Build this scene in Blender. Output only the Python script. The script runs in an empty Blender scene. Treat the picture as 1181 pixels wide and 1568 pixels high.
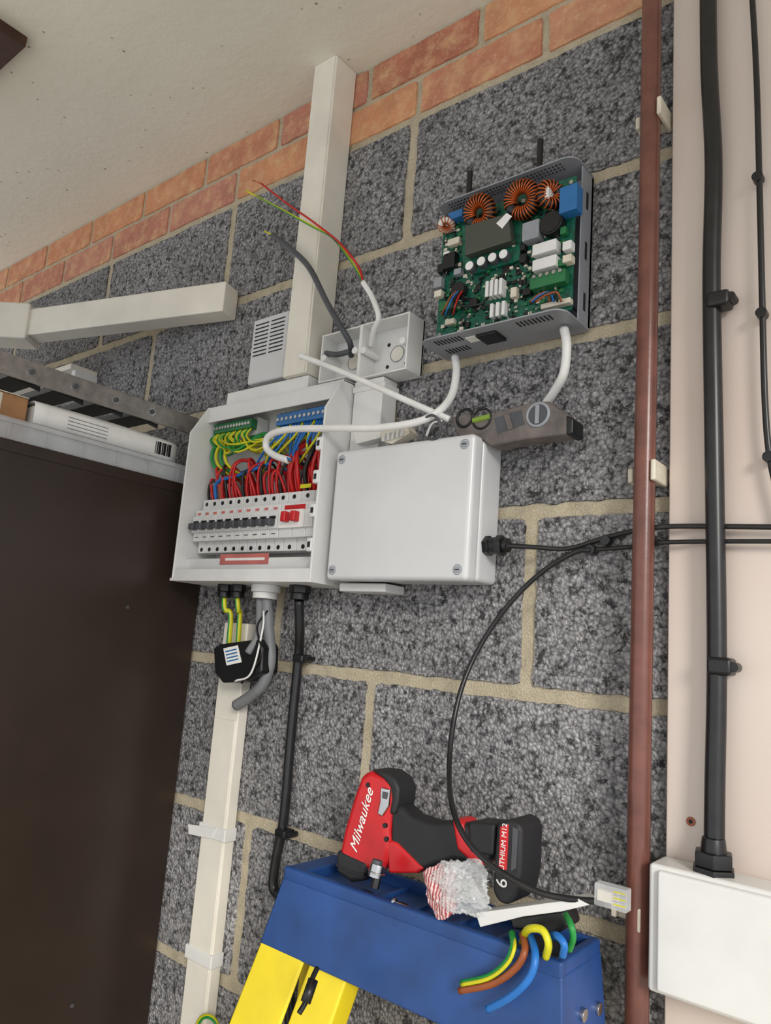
import bpy, bmesh, math, random
from mathutils import Vector, Matrix, noise
random.seed(7)
S=bpy.context.scene
# ---------------------------------------------------------------- calibration (camera survey of the wall)
F=1145.0;CX=590.5;CY=784.0
r=Vector((.780,-.0512,-.6234)).normalized()
u=Vector((.0753,-.9817,.1748)); u=(u-r*u.dot(r)).normalized()
Yv=u.cross(r)
D=.85;HC=1.45
def ray(px,py): return Vector(((px-CX)/F,(py-CY)/F,1))
def W(px,py,h=0):
    d=ray(px,py);t=(D-h)/d.dot(Yv);return Vector((t*d.dot(r),-h,HC+t*d.dot(u)))
def WX(px,py,X):
    d=ray(px,py);t=X/d.dot(r);return Vector((X,t*d.dot(Yv)-D,HC+t*d.dot(u)))
def WZ(px,py,Z):
    d=ray(px,py);t=(Z-HC)/d.dot(u);return Vector((t*d.dot(r),t*d.dot(Yv)-D,Z))
cam=bpy.data.cameras.new('camera');co=bpy.data.objects.new('camera',cam);S.collection.objects.link(co)
R=Matrix(((r.x,-r.y,-r.z),(Yv.x,-Yv.y,-Yv.z),(u.x,-u.y,-u.z)))
co.matrix_world=Matrix.Translation((0,-D,HC))@R.to_4x4()
cam.sensor_fit='VERTICAL';cam.sensor_height=36;cam.lens=36*F/1568;cam.clip_start=.01
S.camera=co
# ---------------------------------------------------------------- materials
def lin(c):
    o=[]
    for v in c[:3]:
        v=v/255.;o.append(v/12.92 if v<=.04045 else ((v+.055)/1.055)**2.4)
    return o
class NT:
    def __init__(s,name):
        s.m=bpy.data.materials.new(name);s.m.use_nodes=True;s.t=s.m.node_tree;s.n=s.t.nodes;s.b=s.n['Principled BSDF']
        s.tc=s.n.new('ShaderNodeTexCoord')
    def l(s,a,b): s.t.links.new(a,b)
    def noise(s,sc,det=4,rough=.6):
        x=s.n.new('ShaderNodeTexNoise');x.inputs['Scale'].default_value=sc;x.inputs['Detail'].default_value=det;x.inputs['Roughness'].default_value=rough
        s.l(s.tc.outputs['Object'],x.inputs['Vector']);return x
    def vor(s,sc,feat='F1'):
        x=s.n.new('ShaderNodeTexVoronoi');x.feature=feat;x.inputs['Scale'].default_value=sc;s.l(s.tc.outputs['Object'],x.inputs['Vector']);return x
    def ramp(s,inp,stops):
        x=s.n.new('ShaderNodeValToRGB');e=x.color_ramp.elements
        while len(e)<len(stops): e.new(.5)
        for i,(p,c) in enumerate(stops):
            e[i].position=p;e[i].color=(*(lin(c) if not isinstance(c,(int,float)) else (c,c,c)),1)
        s.l(inp,x.inputs[0]);return x.outputs[0]
    def mix(s,fac,a,b,mode='MIX'):
        x=s.n.new('ShaderNodeMix');x.data_type='RGBA';x.blend_type=mode
        for v,k in((fac,0),(a,6),(b,7)):
            if isinstance(v,(int,float)): x.inputs[k].default_value=v
            elif isinstance(v,tuple): x.inputs[k].default_value=(*lin(v),1)
            else: s.l(v,x.inputs[k])
        return x.outputs[2]
    def math(s,op,a,b):
        x=s.n.new('ShaderNodeMath');x.operation=op
        for v,k in((a,0),(b,1)):
            if isinstance(v,(int,float)): x.inputs[k].default_value=v
            else: s.l(v,x.inputs[k])
        return x.outputs[0]
    def bump(s,h,st,dist):
        x=s.n.new('ShaderNodeBump');x.inputs['Strength'].default_value=st;x.inputs['Distance'].default_value=dist
        s.l(h,x.inputs['Height']);s.l(x.outputs[0],s.b.inputs['Normal'])
def M(name,c,rough=.5,metal=0,var=.1,scale=25,bump=0,bscale=300,trans=0,alpha=1):
    k=NT(name);n=k.noise(scale)
    lo=tuple(max(0,v*(1-var)) for v in c);hi=tuple(min(255,v*(1+var*.6)) for v in c)
    k.l(k.ramp(n.outputs[0],[(.3,lo),(.7,hi)]),k.b.inputs['Base Color'])
    k.b.inputs['Roughness'].default_value=rough;k.b.inputs['Metallic'].default_value=metal
    if trans:k.b.inputs['Transmission Weight'].default_value=trans;k.b.inputs['IOR'].default_value=1.2
    if alpha<1:k.b.inputs['Alpha'].default_value=alpha
    if bump:k.bump(k.noise(bscale,3).outputs[0],bump,.002)
    return k.m
def tone(k):
    a=k.n.new('ShaderNodeAttribute');a.attribute_name='tone';return a.outputs['Fac']
# concrete block
k=NT('concrete_block')
nz=k.noise(60,2);add=k.n.new('ShaderNodeVectorMath');add.operation='MULTIPLY_ADD'
k.l(nz.outputs['Color'],add.inputs[0]);add.inputs[1].default_value=(.011,.011,.011);k.l(k.tc.outputs['Object'],add.inputs[2])
v=k.vor(200);k.l(add.outputs[0],v.inputs['Vector'])
grain=k.ramp(v.outputs['Distance'],[(.0,(168,166,166)),(.4,(150,149,150)),(.68,(116,115,118)),(.95,(70,70,74))])
cellv=k.n.new('ShaderNodeSeparateColor');k.l(v.outputs['Color'],cellv.inputs[0])
cell=k.ramp(cellv.outputs[0],[(0,.55),(.25,.86),(.7,1.0),(1,1.28)])
c1=k.mix(1,grain,cell,'MULTIPLY')
pit=k.noise(80,7,.78);pm=k.ramp(pit.outputs[0],[(.38,0.0),(.45,1.0)])
c2=k.mix(pm,(58,57,60),c1)
fine=k.noise(600,2);c2=k.mix(1,c2,k.ramp(fine.outputs[0],[(.3,.82),(.7,1.18)]),'MULTIPLY')
big=k.noise(4.5,5,.65);c3=k.mix(1,c2,k.ramp(big.outputs[0],[(.3,.8),(.7,1.16)]),'MULTIPLY')
c4=k.mix(1,c3,k.ramp(tone(k),[(0,.88),(1,1.12)]),'MULTIPLY')
k.l(c4,k.b.inputs['Base Color']);k.b.inputs['Roughness'].default_value=.95
hh=k.math('SUBTRACT',k.math('MULTIPLY',pm,1.0),v.outputs['Distance']);k.bump(hh,.8,.003)
MBLOCK=k.m
k=NT('mortar');n=k.noise(35,6,.7);n2=k.noise(400,3)
c=k.ramp(n.outputs[0],[(.3,(158,147,126)),(.5,(187,175,150)),(.7,(203,192,168))])
k.l(k.mix(.3,c,k.ramp(n2.outputs[0],[(.35,(120,110,95)),(.65,(215,205,180))])),k.b.inputs['Base Color']);k.b.inputs['Roughness'].default_value=.95
k.bump(n2.outputs[0],.7,.003);MMORT=k.m
k=NT('orange_brick');n=k.noise(14,6,.7);n2=k.noise(180,4,.7);n3=k.noise(30,5)
c=k.ramp(tone(k),[(0,(186,124,100)),(.3,(204,138,100)),(.55,(206,150,112)),(.8,(190,128,110)),(1,(178,112,88))])
c=k.mix(1,c,k.ramp(n.outputs[0],[(.3,.76),(.7,1.1)]),'MULTIPLY')
c=k.mix(k.ramp(n3.outputs[0],[(.45,0.0),(.7,.75)]),c,(214,174,130))
c=k.mix(k.ramp(n2.outputs[0],[(.55,0.0),(.7,.5)]),c,(222,190,160))
k.l(c,k.b.inputs['Base Color']);k.b.inputs['Roughness'].default_value=.9;k.bump(n2.outputs[0],.6,.002);MBRICK=k.m
k=NT('ceiling_plaster');n=k.noise(2.5,3);n2=k.noise(40,5);v=k.vor(38);nm_=k.noise(9,2)
c=k.ramp(n.outputs[0],[(.3,(222,218,203)),(.7,(231,227,214))])
dots=k.math('MULTIPLY',k.ramp(v.outputs['Distance'],[(.07,.8),(.13,0.0)]),k.ramp(nm_.outputs[0],[(.48,0.0),(.56,1.0)]))
c=k.mix(dots,c,(120,112,98))
k.l(c,k.b.inputs['Base Color']);k.b.inputs['Roughness'].default_value=.9;k.bump(n2.outputs[0],.4,.004);MCEIL=k.m
k=NT('painted_board');n=k.noise(1.6,3);n2=k.noise(120,4)
c=k.ramp(n.outputs[0],[(.3,(206,188,177)),(.7,(218,207,198))])
k.l(c,k.b.inputs['Base Color']);k.b.inputs['Roughness'].default_value=.45;k.bump(n2.outputs[0],.08,.001);MPINK=k.m
# striped packet
k=NT('striped_packet');wv=k.n.new('ShaderNodeTexWave');wv.inputs['Scale'].default_value=85;wv.inputs['Distortion'].default_value=2.5;wv.inputs['Detail Scale'].default_value=2
wv.bands_direction='X';k.l(k.tc.outputs['Object'],wv.inputs['Vector'])
k.l(k.ramp(wv.outputs[0],[(.35,(165,74,76)),(.55,(214,190,188))]),k.b.inputs['Base Color']);k.b.inputs['Roughness'].default_value=.25;k.bump(k.noise(120,3).outputs[0],.5,.003);MPKT=k.m
MFLOOR=M('concrete_floor',(205,198,186),.9,var=.1,scale=4,bump=.3)
MWHITE=M('white_plastic',(226,226,224),.35,var=.04,scale=8)
MWHITE2=M('ivory_plastic',(230,225,213),.4,var=.05,scale=8)
MJB=M('grey_white_enclosure',(206,207,209),.25,var=.03,scale=5)
MCUW=M('consumer_unit_white',(218,218,217),.4,var=.05,scale=10)
MBROWNP=M('brown_pipe_paint',(112,70,60),.28,var=.15,scale=30,bump=.05)
MBLACK=M('black_plastic',(22,22,24),.35,var=.2)
MCABLE=M('black_cable_sheath',(28,28,30),.33,var=.25,scale=60)
MDKBR=M('dark_brown_laminate',(48,37,31),.35,var=.15,scale=5,bump=.03,bscale=60)
MDWOOD=M('dark_wood',(66,40,28),.6,var=.3,scale=20)
MALU=M('brushed_metal',(160,156,152),.4,.8,var=.12,scale=60)
MGREYM=M('grey_powder_coat',(150,153,160),.45,.1,var=.04,scale=30)
MDARKSLOT=M('dark_slot',(30,30,34),.7)
MRED=M('red_wire',(190,22,24),.35,var=.1);MYEL=M('yellow_wire',(205,200,30),.4);MGRN=M('green_wire',(30,140,60),.4)
MBLUEW=M('blue_wire',(30,110,190),.4);MGREYW=M('grey_cable',(125,127,130),.5);MDKGREY=M('dark_grey_cable',(75,77,82),.5)
MBRNW=M('brown_wire',(150,78,40),.4);MWC=M('white_cable',(228,228,226),.4,var=.04)
MPCB=M('green_circuit_board',(14,90,70),.35,var=.4,scale=140)
MPGRN=M('green_terminal',(38,112,66),.4);MPBLU=M('blue_capacitor',(40,105,165),.35)
MCOP=M('copper_winding',(185,92,40),.3,.5,var=.2,scale=100)
MCREAM=M('cream_connector',(218,210,192),.45);MCHIP=M('black_component',(20,20,22),.4)
MDISP=M('display_glass',(72,76,68),.2,var=.05)
MSILV=M('silver_metal',(190,190,192),.25,1,var=.05)
MDRED=M('red_tool_body',(196,28,34),.35,var=.08);MRUB=M('black_rubber',(34,34,37),.6,bump=.2)
MLBL=M('label_paper',(235,235,232),.6,var=.03);MRLBL=M('red_label',(196,110,104),.6)
MLAD=M('blue_ladder_plastic',(32,70,130),.42,var=.16,scale=12,bump=.05)
MYLAD=M('yellow_fibreglass',(236,212,34),.4,var=.06,scale=10)
MLEVEL=M('level_grey_body',(108,100,97),.6,.0,var=.18,scale=50);MVIAL=M('green_vial',(150,180,80),.2,trans=.3)
MCLEAR=M('clear_plastic',(235,238,240),.08,var=.02,alpha=.32)
MHAZE=M('hazy_plastic',(205,208,212),.2,var=.05,alpha=.45)
MCARD=M('cardboard',(170,125,85),.8,var=.1)
# ---------------------------------------------------------------- builders
def grp(name,loc):
    e=bpy.data.objects.new(name,None);e.empty_display_size=.05;S.collection.objects.link(e);e.location=loc;return e
def link(ob,par):
    S.collection.objects.link(ob)
    if par is not None:
        ob.parent=par;ob.matrix_parent_inverse=Matrix.Translation(-Vector(par.location))
    return ob
def mk(name,vs,fs,mat,par=None,smooth=False,bev=0,seg=2):
    me=bpy.data.meshes.new(name);me.from_pydata([tuple(v) for v in vs],[],fs);me.update()
    bm=bmesh.new();bm.from_mesh(me);bmesh.ops.recalc_face_normals(bm,faces=bm.faces);bm.to_mesh(me);bm.free()
    if not isinstance(mat,(list,tuple)):mat=[mat]
    for m in mat:me.materials.append(m)
    ob=bpy.data.objects.new(name,me)
    if bev:
        b=ob.modifiers.new('bevel','BEVEL');b.width=bev;b.segments=seg;b.limit_method='ANGLE';b.angle_limit=math.radians(40)
        b.harden_normals=False;smooth=True
    if smooth:
        for p in me.polygons:p.use_smooth=True
        if bev:
            try:
                w=ob.modifiers.new('wn','WEIGHTED_NORMAL');w.keep_sharp=True
            except Exception:pass
    return link(ob,par)
def box(name,x0,x1,y0,y1,z0,z1,mat,par=None,bev=0,seg=2):
    x0,x1=sorted((x0,x1));y0,y1=sorted((y0,y1));z0,z1=sorted((z0,z1))
    if bev: bev=min(bev,.45*min(x1-x0,y1-y0,z1-z0))
    vs=[(x,y,z) for x in(x0,x1) for y in(y0,y1) for z in(z0,z1)]
    return mk(name,vs,[(0,1,3,2),(4,6,7,5),(0,4,5,1),(2,3,7,6),(0,2,6,4),(1,5,7,3)],mat,par,bev=bev,seg=seg)
def ext(l,rr,t,b,h):
    my=(t+b)/2;mx=(l+rr)/2
    return W(l,my,h).x,W(rr,my,h).x,W(mx,b,h).z,W(mx,t,h).z
def pbox(name,l,rr,t,b,h0,h1,mat,par=None,bev=0,seg=2):
    x0,x1,z0,z1=ext(l,rr,t,b,h1);return box(name,x0,x1,-h1,-h0,z0,z1,mat,par,bev,seg)
def prism(name,pts,h0,h1,mat,par=None,bev=0,seg=3):
    P=[W(a,b,h1) for a,b in pts];n=len(P)
    vs=[(p.x,-h1,p.z) for p in P]+[(p.x,-h0,p.z) for p in P]
    fs=[tuple(range(n)),tuple(range(2*n-1,n-1,-1))]+[(i,(i+1)%n,n+(i+1)%n,n+i) for i in range(n)]
    return mk(name,vs,fs,mat,par,bev=bev,seg=seg)
def crom(P,n=8):
    if len(P)<3:return P
    Q=[P[0]*2-P[1]]+P+[P[-1]*2-P[-2]];o=[]
    for i in range(1,len(Q)-2):
        a,b,c,d=Q[i-1:i+3]
        for j in range(n):
            t=j/n;o.append(.5*((2*b)+(c-a)*t+(2*a-5*b+4*c-d)*t*t+(3*b-a-3*c+d)*t**3))
    o.append(P[-1]);return o
def tubew(name,P,rad,mat,par=None,seg=10,n=8):
    P=crom([Vector(p) for p in P],n);vs=[];fs=[]
    T=(P[1]-P[0]).normalized();N=T.orthogonal().normalized()
    for i,p in enumerate(P):
        t=(P[min(i+1,len(P)-1)]-P[max(i-1,0)])
        if t.length<1e-9:t=T
        t.normalize();N=(N-t*N.dot(t)).normalized();B=t.cross(N);T=t
        for s in range(seg):
            a=2*math.pi*s/seg;vs.append(p+N*math.cos(a)*rad+B*math.sin(a)*rad)
    m=len(P)
    for i in range(m-1):
        for s in range(seg):
            fs.append((i*seg+s,i*seg+(s+1)%seg,(i+1)*seg+(s+1)%seg,(i+1)*seg+s))
    fs.append(tuple(range(seg)));fs.append(tuple(range(m*seg-1,(m-1)*seg-1,-1)))
    ob=mk(name,vs,fs,mat,par,smooth=True);return ob
def tube(name,pts,rad,mat,par=None,seg=10,n=8):
    return tubew(name,[W(*p) for p in pts],rad,mat,par,seg,n)
def cyl(name,c,axis,rad,L,mat,par=None,seg=24,r2=None,bev=0):
    c=Vector(c);a=Vector(axis).normalized();N=a.orthogonal().normalized();B=a.cross(N);vs=[];r2=rad if r2 is None else r2
    for k_,rr in((-.5,rad),(.5,r2)):
        for s in range(seg):
            t=2*math.pi*s/seg;vs.append(c+a*L*k_+N*math.cos(t)*rr+B*math.sin(t)*rr)
    fs=[tuple(range(seg)),tuple(range(2*seg-1,seg-1,-1))]+[(s,(s+1)%seg,seg+(s+1)%seg,seg+s) for s in range(seg)]
    ob=mk(name,vs,fs,mat,par,bev=bev or min(rad,L)*.08,seg=1);return ob
def ring(name,c,axis,Rr,rr,mat,par=None,n=32):
    a=Vector(axis).normalized();N=a.orthogonal().normalized();B=a.cross(N);c=Vector(c)
    vs=[];fs=[];q=8
    for i in range(n):
        t=2*math.pi*i/n;o=N*math.cos(t)+B*math.sin(t)
        for j in range(q):
            s=2*math.pi*j/q;vs.append(c+o*(Rr+rr*math.cos(s))+a*rr*math.sin(s))
    for i in range(n):
        for j in range(q):
            fs.append((i*q+j,i*q+(j+1)%q,((i+1)%n)*q+(j+1)%q,((i+1)%n)*q+j))
    return mk(name,vs,fs,mat,par,smooth=True)
def toroid(name,c,axis,Rr,rr,n,mat,par,core=MCHIP,w=.0011):
    ring(name+'_core',c,axis,Rr,rr,core,par)
    a=Vector(axis).normalized();N=a.orthogonal().normalized();B=a.cross(N);c=Vector(c);vs=[];fs=[]
    for i in range(n):
        t=2*math.pi*(i+.5)/n*.92;o=N*math.cos(t)+B*math.sin(t);tan=a.cross(o);cc=c+o*Rr;base=len(vs);q1,q2=14,6
        for p in range(q1):
            s=2*math.pi*p/q1;rad=o*math.cos(s)+a*math.sin(s)
            for q in range(q2):
                z=2*math.pi*q/q2;vs.append(cc+rad*(rr+w+w*math.cos(z))+tan*w*math.sin(z))
        for p in range(q1):
            for q in range(q2):
                fs.append((base+p*q2+q,base+p*q2+(q+1)%q2,base+((p+1)%q1)*q2+(q+1)%q2,base+((p+1)%q1)*q2+q))
    mk(name+'_winding',vs,fs,mat,par,smooth=True)
def text(name,s,loc,size,mat,par,rotz=0,shear=0,yn=True,roll=0,extr=.0003):
    cu=bpy.data.curves.new(name,'FONT');cu.body=s;cu.size=size;cu.extrude=extr;cu.shear=shear;cu.materials.append(mat);cu.align_x='CENTER';cu.align_y='CENTER'
    ob=bpy.data.objects.new(name,cu);S.collection.objects.link(ob)
    ob.rotation_euler=(Matrix.Rotation(rotz,4,'Z')@Matrix.Rotation(math.pi/2,4,'X')@Matrix.Rotation(roll,4,'Z')).to_euler();ob.location=loc
    if par is not None:
        ob.parent=par;ob.matrix_parent_inverse=Matrix.Translation(-Vector(par.location))
    return ob
# ---------------------------------------------------------------- room shell
XL,XR=-3.4,1.2;ZC=HC+1.18*D
beds=[HC+D*a for a in(1.005,.741,.482,.215,-.053,-.335,-.615)]
while beds[-1]>.25:beds.append(beds[-1]-.225)
beds.append(0.0)
vs=[];fs=[];mi=[];tn=[]
def addbox(x0,x1,y0,y1,z0,z1,m):
    b=len(vs)
    for x in(x0,x1):
        for y in(y0,y1):
            for z in(z0,z1):vs.append((x,y,z))
    for f in[(0,1,3,2),(4,6,7,5),(0,4,5,1),(2,3,7,6),(0,2,6,4),(1,5,7,3)]:fs.append(tuple(b+i for i in f));mi.append(m);tn.append(.5)
def addunit(x0,x1,z0,z1,m,jit,dep,rc):
    rc=min(rc,(z1-z0)/3,(x1-x0)/3);pts=[]
    def seg(a,b,c,d):
        n=max(2,int(math.hypot(c-a,d-b)/.006))
        for i in range(n):
            t=i/n;pts.append((a+(c-a)*t,b+(d-b)*t))
    seg(x0+rc,z0,x1-rc,z0);seg(x1,z0+rc,x1,z1-rc);seg(x1-rc,z1,x0+rc,z1);seg(x0,z1-rc,x0,z0+rc)
    P=[]
    for (x,z) in pts:
        q=noise.noise_vector(Vector((x*38,z*38,m*7)))*.6+noise.noise_vector(Vector((x*140,z*140,m*7)))*.7
        P.append((x+q.x*jit,z+q.y*jit))
    n=len(P);b=len(vs);cx=(x0+x1)/2;cz=(z0+z1)/2
    for x,z in P:vs.append((x,.002,z))
    for x,z in P:
        dx,dz=cx-x,cz-z;L=math.hypot(dx,dz);vs.append((x+dx/L*.0015,-dep,z+dz/L*.0015))
    t=random.random()
    for i in range(n):fs.append((b+i,b+(i+1)%n,b+n+(i+1)%n,b+n+i));mi.append(m);tn.append(t)
    fs.append(tuple(b+n+i for i in range(n)));mi.append(m);tn.append(t)
addbox(XL,XR,0,.12,0,ZC,0)
J=.0085
for ci in range(len(beds)-1):
    zt,zb=beds[ci],beds[ci+1]
    off=(-.8185 if ci%2==0 else -1.0835)*D+(.02 if ci==3 else 0)
    x=off
    while x>XL:x-=.4505
    while x<XR:
        a=max(XL,x+J);b=min(XR,x+.4505-J)
        if b-a>.03 and zt-zb>.04:addunit(a,b,zb+J,zt-J,1,.003,.003,.003)
        x+=.4505
bh=(ZC-beds[0])/2
for row in range(2):
    z0=beds[0]+row*bh;x=(-.812 if row==0 else -.945)*D
    while x>XL:x-=.2285
    while x<XR:
        a=max(XL,x+.005);b=min(XR,x+.2285-.005)
        if b-a>.03:addunit(a,b,z0+.005,z0+bh-.004,2,.0018,.003,.002)
        x+=.2285
wall=mk('wall_back',vs,fs,[MMORT,MBLOCK,MBRICK])
me=wall.data
at=me.attributes.new('tone','FLOAT','FACE')
for i,p in enumerate(me.polygons):p.material_index=mi[i];at.data[i].value=tn[i]
box('ceiling',XL,XR,-2.6,.12,ZC,ZC+.1,MCEIL)
box('floor',XL,XR+1.5,-4,.12,-.1,0,MFLOOR)
# dark board on ceiling
c=WZ(40,72,ZC-.02);box('ceiling_hatch_board',c.x-.6,c.x,c.y-.8,c.y,ZC-.02,ZC,MDWOOD,bev=.002)
# painted board at right
xp=W(1024,784,.015).x
g=grp('trim_1',(xp+.3,0,1.2))
box('board',xp,xp+.8,-.015,-.003,0,ZC,MPINK,g,bev=.002)
for (a,b) in((1058,1258),):
    p=W(a,b,.016);cyl('screw',(p.x,-.0155,p.z),(0,1,0),.0045,.002,MBRNW,g);cyl('screw_recess',(p.x,-.0166,p.z),(0,1,0),.002,.0006,MDARKSLOT,g)
# brown pipe
g=grp('brown_painted_pipe',W(985,800,.035))
tube('pipe',[(1001,-200,.036),(994,350,.036),(986,800,.036),(978,1300,.036),(974,1700,.036)],.0118,MBROWNP,g,20,6)
for i,(a,b) in enumerate(((996,182),(986,728),(962,1400))):
    p=W(a,b,.03);box('clip_base_%d'%i,p.x-.018,p.x+.017,-.022,-.004,p.z-.008,p.z+.008,MCREAM,g,bev=.002)
    box('clip_arm_%d'%i,p.x+.013,p.x+.019,-.047,-.004,p.z-.010,p.z+.014,MCREAM,g,bev=.002)
    box('clip_hook_%d'%i,p.x-.019,p.x-.0125,-.030,-.004,p.z-.007,p.z+.010,MCREAM,g,bev=.002)
# thick black cable + gland
g=grp('armoured_black_cable',W(1093,800,.032))
tube('sheath',[(1084,-80,.032),(1086,100,.032),(1093,250,.032),(1090,430,.032),(1094,700,.032),(1098,1000,.032),(1095,1200,.034),(1094,1310,.036)],.0098,MCABLE,g,18)
for i,(a,b) in enumerate(((1098,455),(1100,1020))):
    p=W(a,b,.045);box('cleat_%d'%i,p.x-.012,p.x+.012,-.045,-.020,p.z-.009,p.z+.009,MBLACK,g,bev=.004)
    cyl('cleat_nail_%d'%i,(p.x+.013,-.034,p.z),(0,1,0),.005,.016,MBLACK,g)
p=W(1094,1335,.036)
for i,(dz,rr,L) in enumerate(((.024,.0125,.016),(.012,.019,.014),(.000,.021,.010),(-.010,.018,.012))):
    cyl('gland_%d'%i,(p.x,-.038,p.z+dz),(0,0,1),rr,L,MBLACK,g,6 if i in(1,2) else 24,r2=rr*.85 if i==0 else None)
# thin black cable on the right
g=grp('thin_black_cable',W(1160,300,.025))
tube('sheath',[(1147,-90,.027),(1158,100,.027),(1163,270,.027),(1168,480,.027),(1172,620,.027),(1180,705,.027),(1200,790,.027)],.0033,MCABLE,g)
for i,(a,b) in enumerate(((1161,272),(1167,480),(1178,700))):
    p=W(a,b,.027);cyl('clip_%d'%i,(p.x,-.026,p.z),(0,1,0),.0058,.012,MBLACK,g)
# white enclosure bottom right
g=grp('white_meter_enclosure',W(1090,1430,.04))
x0=W(992,1430,.06).x;zt=W(1000,1322,.06).z;zb=W(1000,1520,.06).z
box('body',x0,x0+.30,-.06,-.016,zb,zt,MWHITE,g,bev=.004,seg=3)
box('lid',x0+.010,x0+.29,-.066,-.058,zb+.004,zt-.004,MWHITE,g,bev=.003)
# horizontal thin cables across pipe / board
g=grp('twin_black_cables',W(1080,815,.03))
tube('sheath_1',[(775,836,.045),(820,838,.03),(870,840,.015),(925,824,.012),(975,812,.02),(1003,808,.03),(1030,806,.026),(1100,806,.026),(1250,808,.026)],.0030,MCABLE,g)
tube('sheath_2',[(905,842,.012),(960,838,.014),(1000,832,.026),(1035,830,.026),(1110,829,.026),(1250,829,.026)],.0026,MCABLE,g)
for i,(a,b) in enumerate(((905,842),(928,828))):
    p=W(a,b,.014);cyl('clip_%d'%i,(p.x,-.012,p.z),(0,1,0),.006,.012,MBLACK,g)
# ---------------------------------------------------------------- junction box
hJ=.078
x1=-.585*D;x0=W(507,780,hJ).x;zb=W(708,887,hJ).z;zt=W(727,664,hJ).z
JZT=zt
Z0=HC+.098*D
g=grp('junction_box',((x0+x1)/2,-.04,(zb+zt)/2))
box('base',x0+.003,x1,-.052,-.004,zb,zt,MJB,g,bev=.006,seg=3)
box('lid',x0,x1+.001,-hJ,-.053,zb-.002,zt+.002,MJB,g,bev=.007,seg=4)
for sx in(x0+.013,x1-.013):
    for sz in(zb+.012,zt-.012):
        ring('lid_screw_well',(sx,-hJ-.0001,sz),(0,1,0),.0062,.0006,MGREYM,g)
        cyl('lid_screw',(sx,-hJ-.0002,sz),(0,1,0),.0045,.002,MGREYM,g);box('screw_slot',sx-.003,sx+.003,-hJ-.0018,-hJ-.001,sz-.0006,sz+.0006,MDARKSLOT,g)
pz=WX(765,838,x1+.012).z
for i,(dx,rr,L,n) in enumerate(((.004,.013,.008,6),(.012,.011,.010,24),(.021,.0135,.010,6),(.029,.009,.008,24))):
    cyl('gland_%d'%i,(x1+dx,-.035,pz),(1,0,0),rr,L,MBLACK,g,n)
tubew('gland_tail',[(x1+.02,-.035,pz),(x1+.045,-.035,pz-.001),W(820,838,.03)],.0030,MCABLE,g)
box('mounting_foot',x0+.003,x0+.088,-.050,-.0045,Z0-.012,zb-.003,MCUW,g,bev=.002)
# ---------------------------------------------------------------- consumer unit
X0,X1=-1.262*D,-.878*D;ZT=HC+.398*D;ZTT=HC+.462*D;HF=.094
g=grp('consumer_unit',((X0+X1)/2,-.05,(Z0+ZT)/2))
box('back_plate',X0,X1,-.008,-.004,Z0,ZTT,MCUW,g)
def side(name,x,t=.004):
    pr=[(0.004,Z0),(HF,Z0),(HF,ZT),(.062,ZTT),(0.004,ZTT)]
    vs=[(x,-a-.0,b) for a,b in pr]+[(x+t,-a,b) for a,b in pr];n=5
    mk(name,vs,[(0,1,2,3,4),(9,8,7,6,5)]+[(i,(i+1)%n,n+(i+1)%n,n+i) for i in range(n)],MCUW,g,bev=.001)
side('side_left',X0);side('side_right',X1-.004)
for i in range(4):
    zz=Z0+.04+i*.05;box('side_lug_%d'%i,X1-.014,X1-.003,-HF-.001,-HF+.012,zz,zz+.02,MCUW,g,bev=.002)
    box('side_lug_slot_%d'%i,X1-.011,X1-.006,-HF-.0016,-HF-.0008,zz+.006,zz+.014,MDARKSLOT,g)
box('bottom',X0-.004,X1+.0,-HF-.0005,-.0045,Z0-.004,Z0+.001,MCUW,g,bev=.001)
box('bottom_lip',X0+.004,X1-.004,-HF+.0005,-HF+.004,Z0,Z0+.016,MCUW,g,bev=.001)
box('top',X0,X1,-.0615,-.0045,ZTT-.004,ZTT-.0005,MCUW,g,bev=.001)
box('top_lip',X0+.004,X1-.004,-.061,-.058,ZTT-.028,ZTT-.001,MCUW,g,bev=.001)
box('inner_shelf',X0+.004,X1-.004,-.072,-.01,Z0+.016,Z0+.036,MCUW,g,bev=.002)
pbox('rating_label',337,411,848,864,.0725,.0732,MRLBL,g);pbox('rating_label_text',345,405,854,858,.0732,.0735,MLBL,g)
# terminals
x0,x1,z0,z1=ext(300,383,648,662,.05)
x0=max(x0,X0+.008)
box('earth_bar',x0,x1,-.05,-.035,z0,z1,MPGRN,g,bev=.001)
for i in range(13):
    xx=x0+(x1-x0)*(i+.5)/13;cyl('earth_screw',(xx,-.0505,(z0+z1)/2),(0,1,0),.0032,.003,MSILV,g,10)
    cyl('earth_head',(xx,-.043,z1+.001),(0,0,1),.0032,.004,MSILV,g,10)
box('earth_bar_mount',x0,x1,-.034,-.01,z0-.008,z1+.006,MCUW,g)
x0n,x1n,z0n,z1n=ext(424,506,627,645,.05)
x1n=min(x1n,X1-.006)
box('neutral_bar',x0n,x1n,-.05,-.035,z0n,z1n,MPBLU,g,bev=.001)
for i in range(12):
    xx=x0n+(x1n-x0n)*(i+.5)/12;cyl('neutral_screw',(xx,-.0505,(z0n+z1n)/2),(0,1,0),.0032,.003,MSILV,g,10)
    cyl('neutral_head',(xx,-.043,z1n+.001),(0,0,1),.0032,.004,MSILV,g,10)
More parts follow.
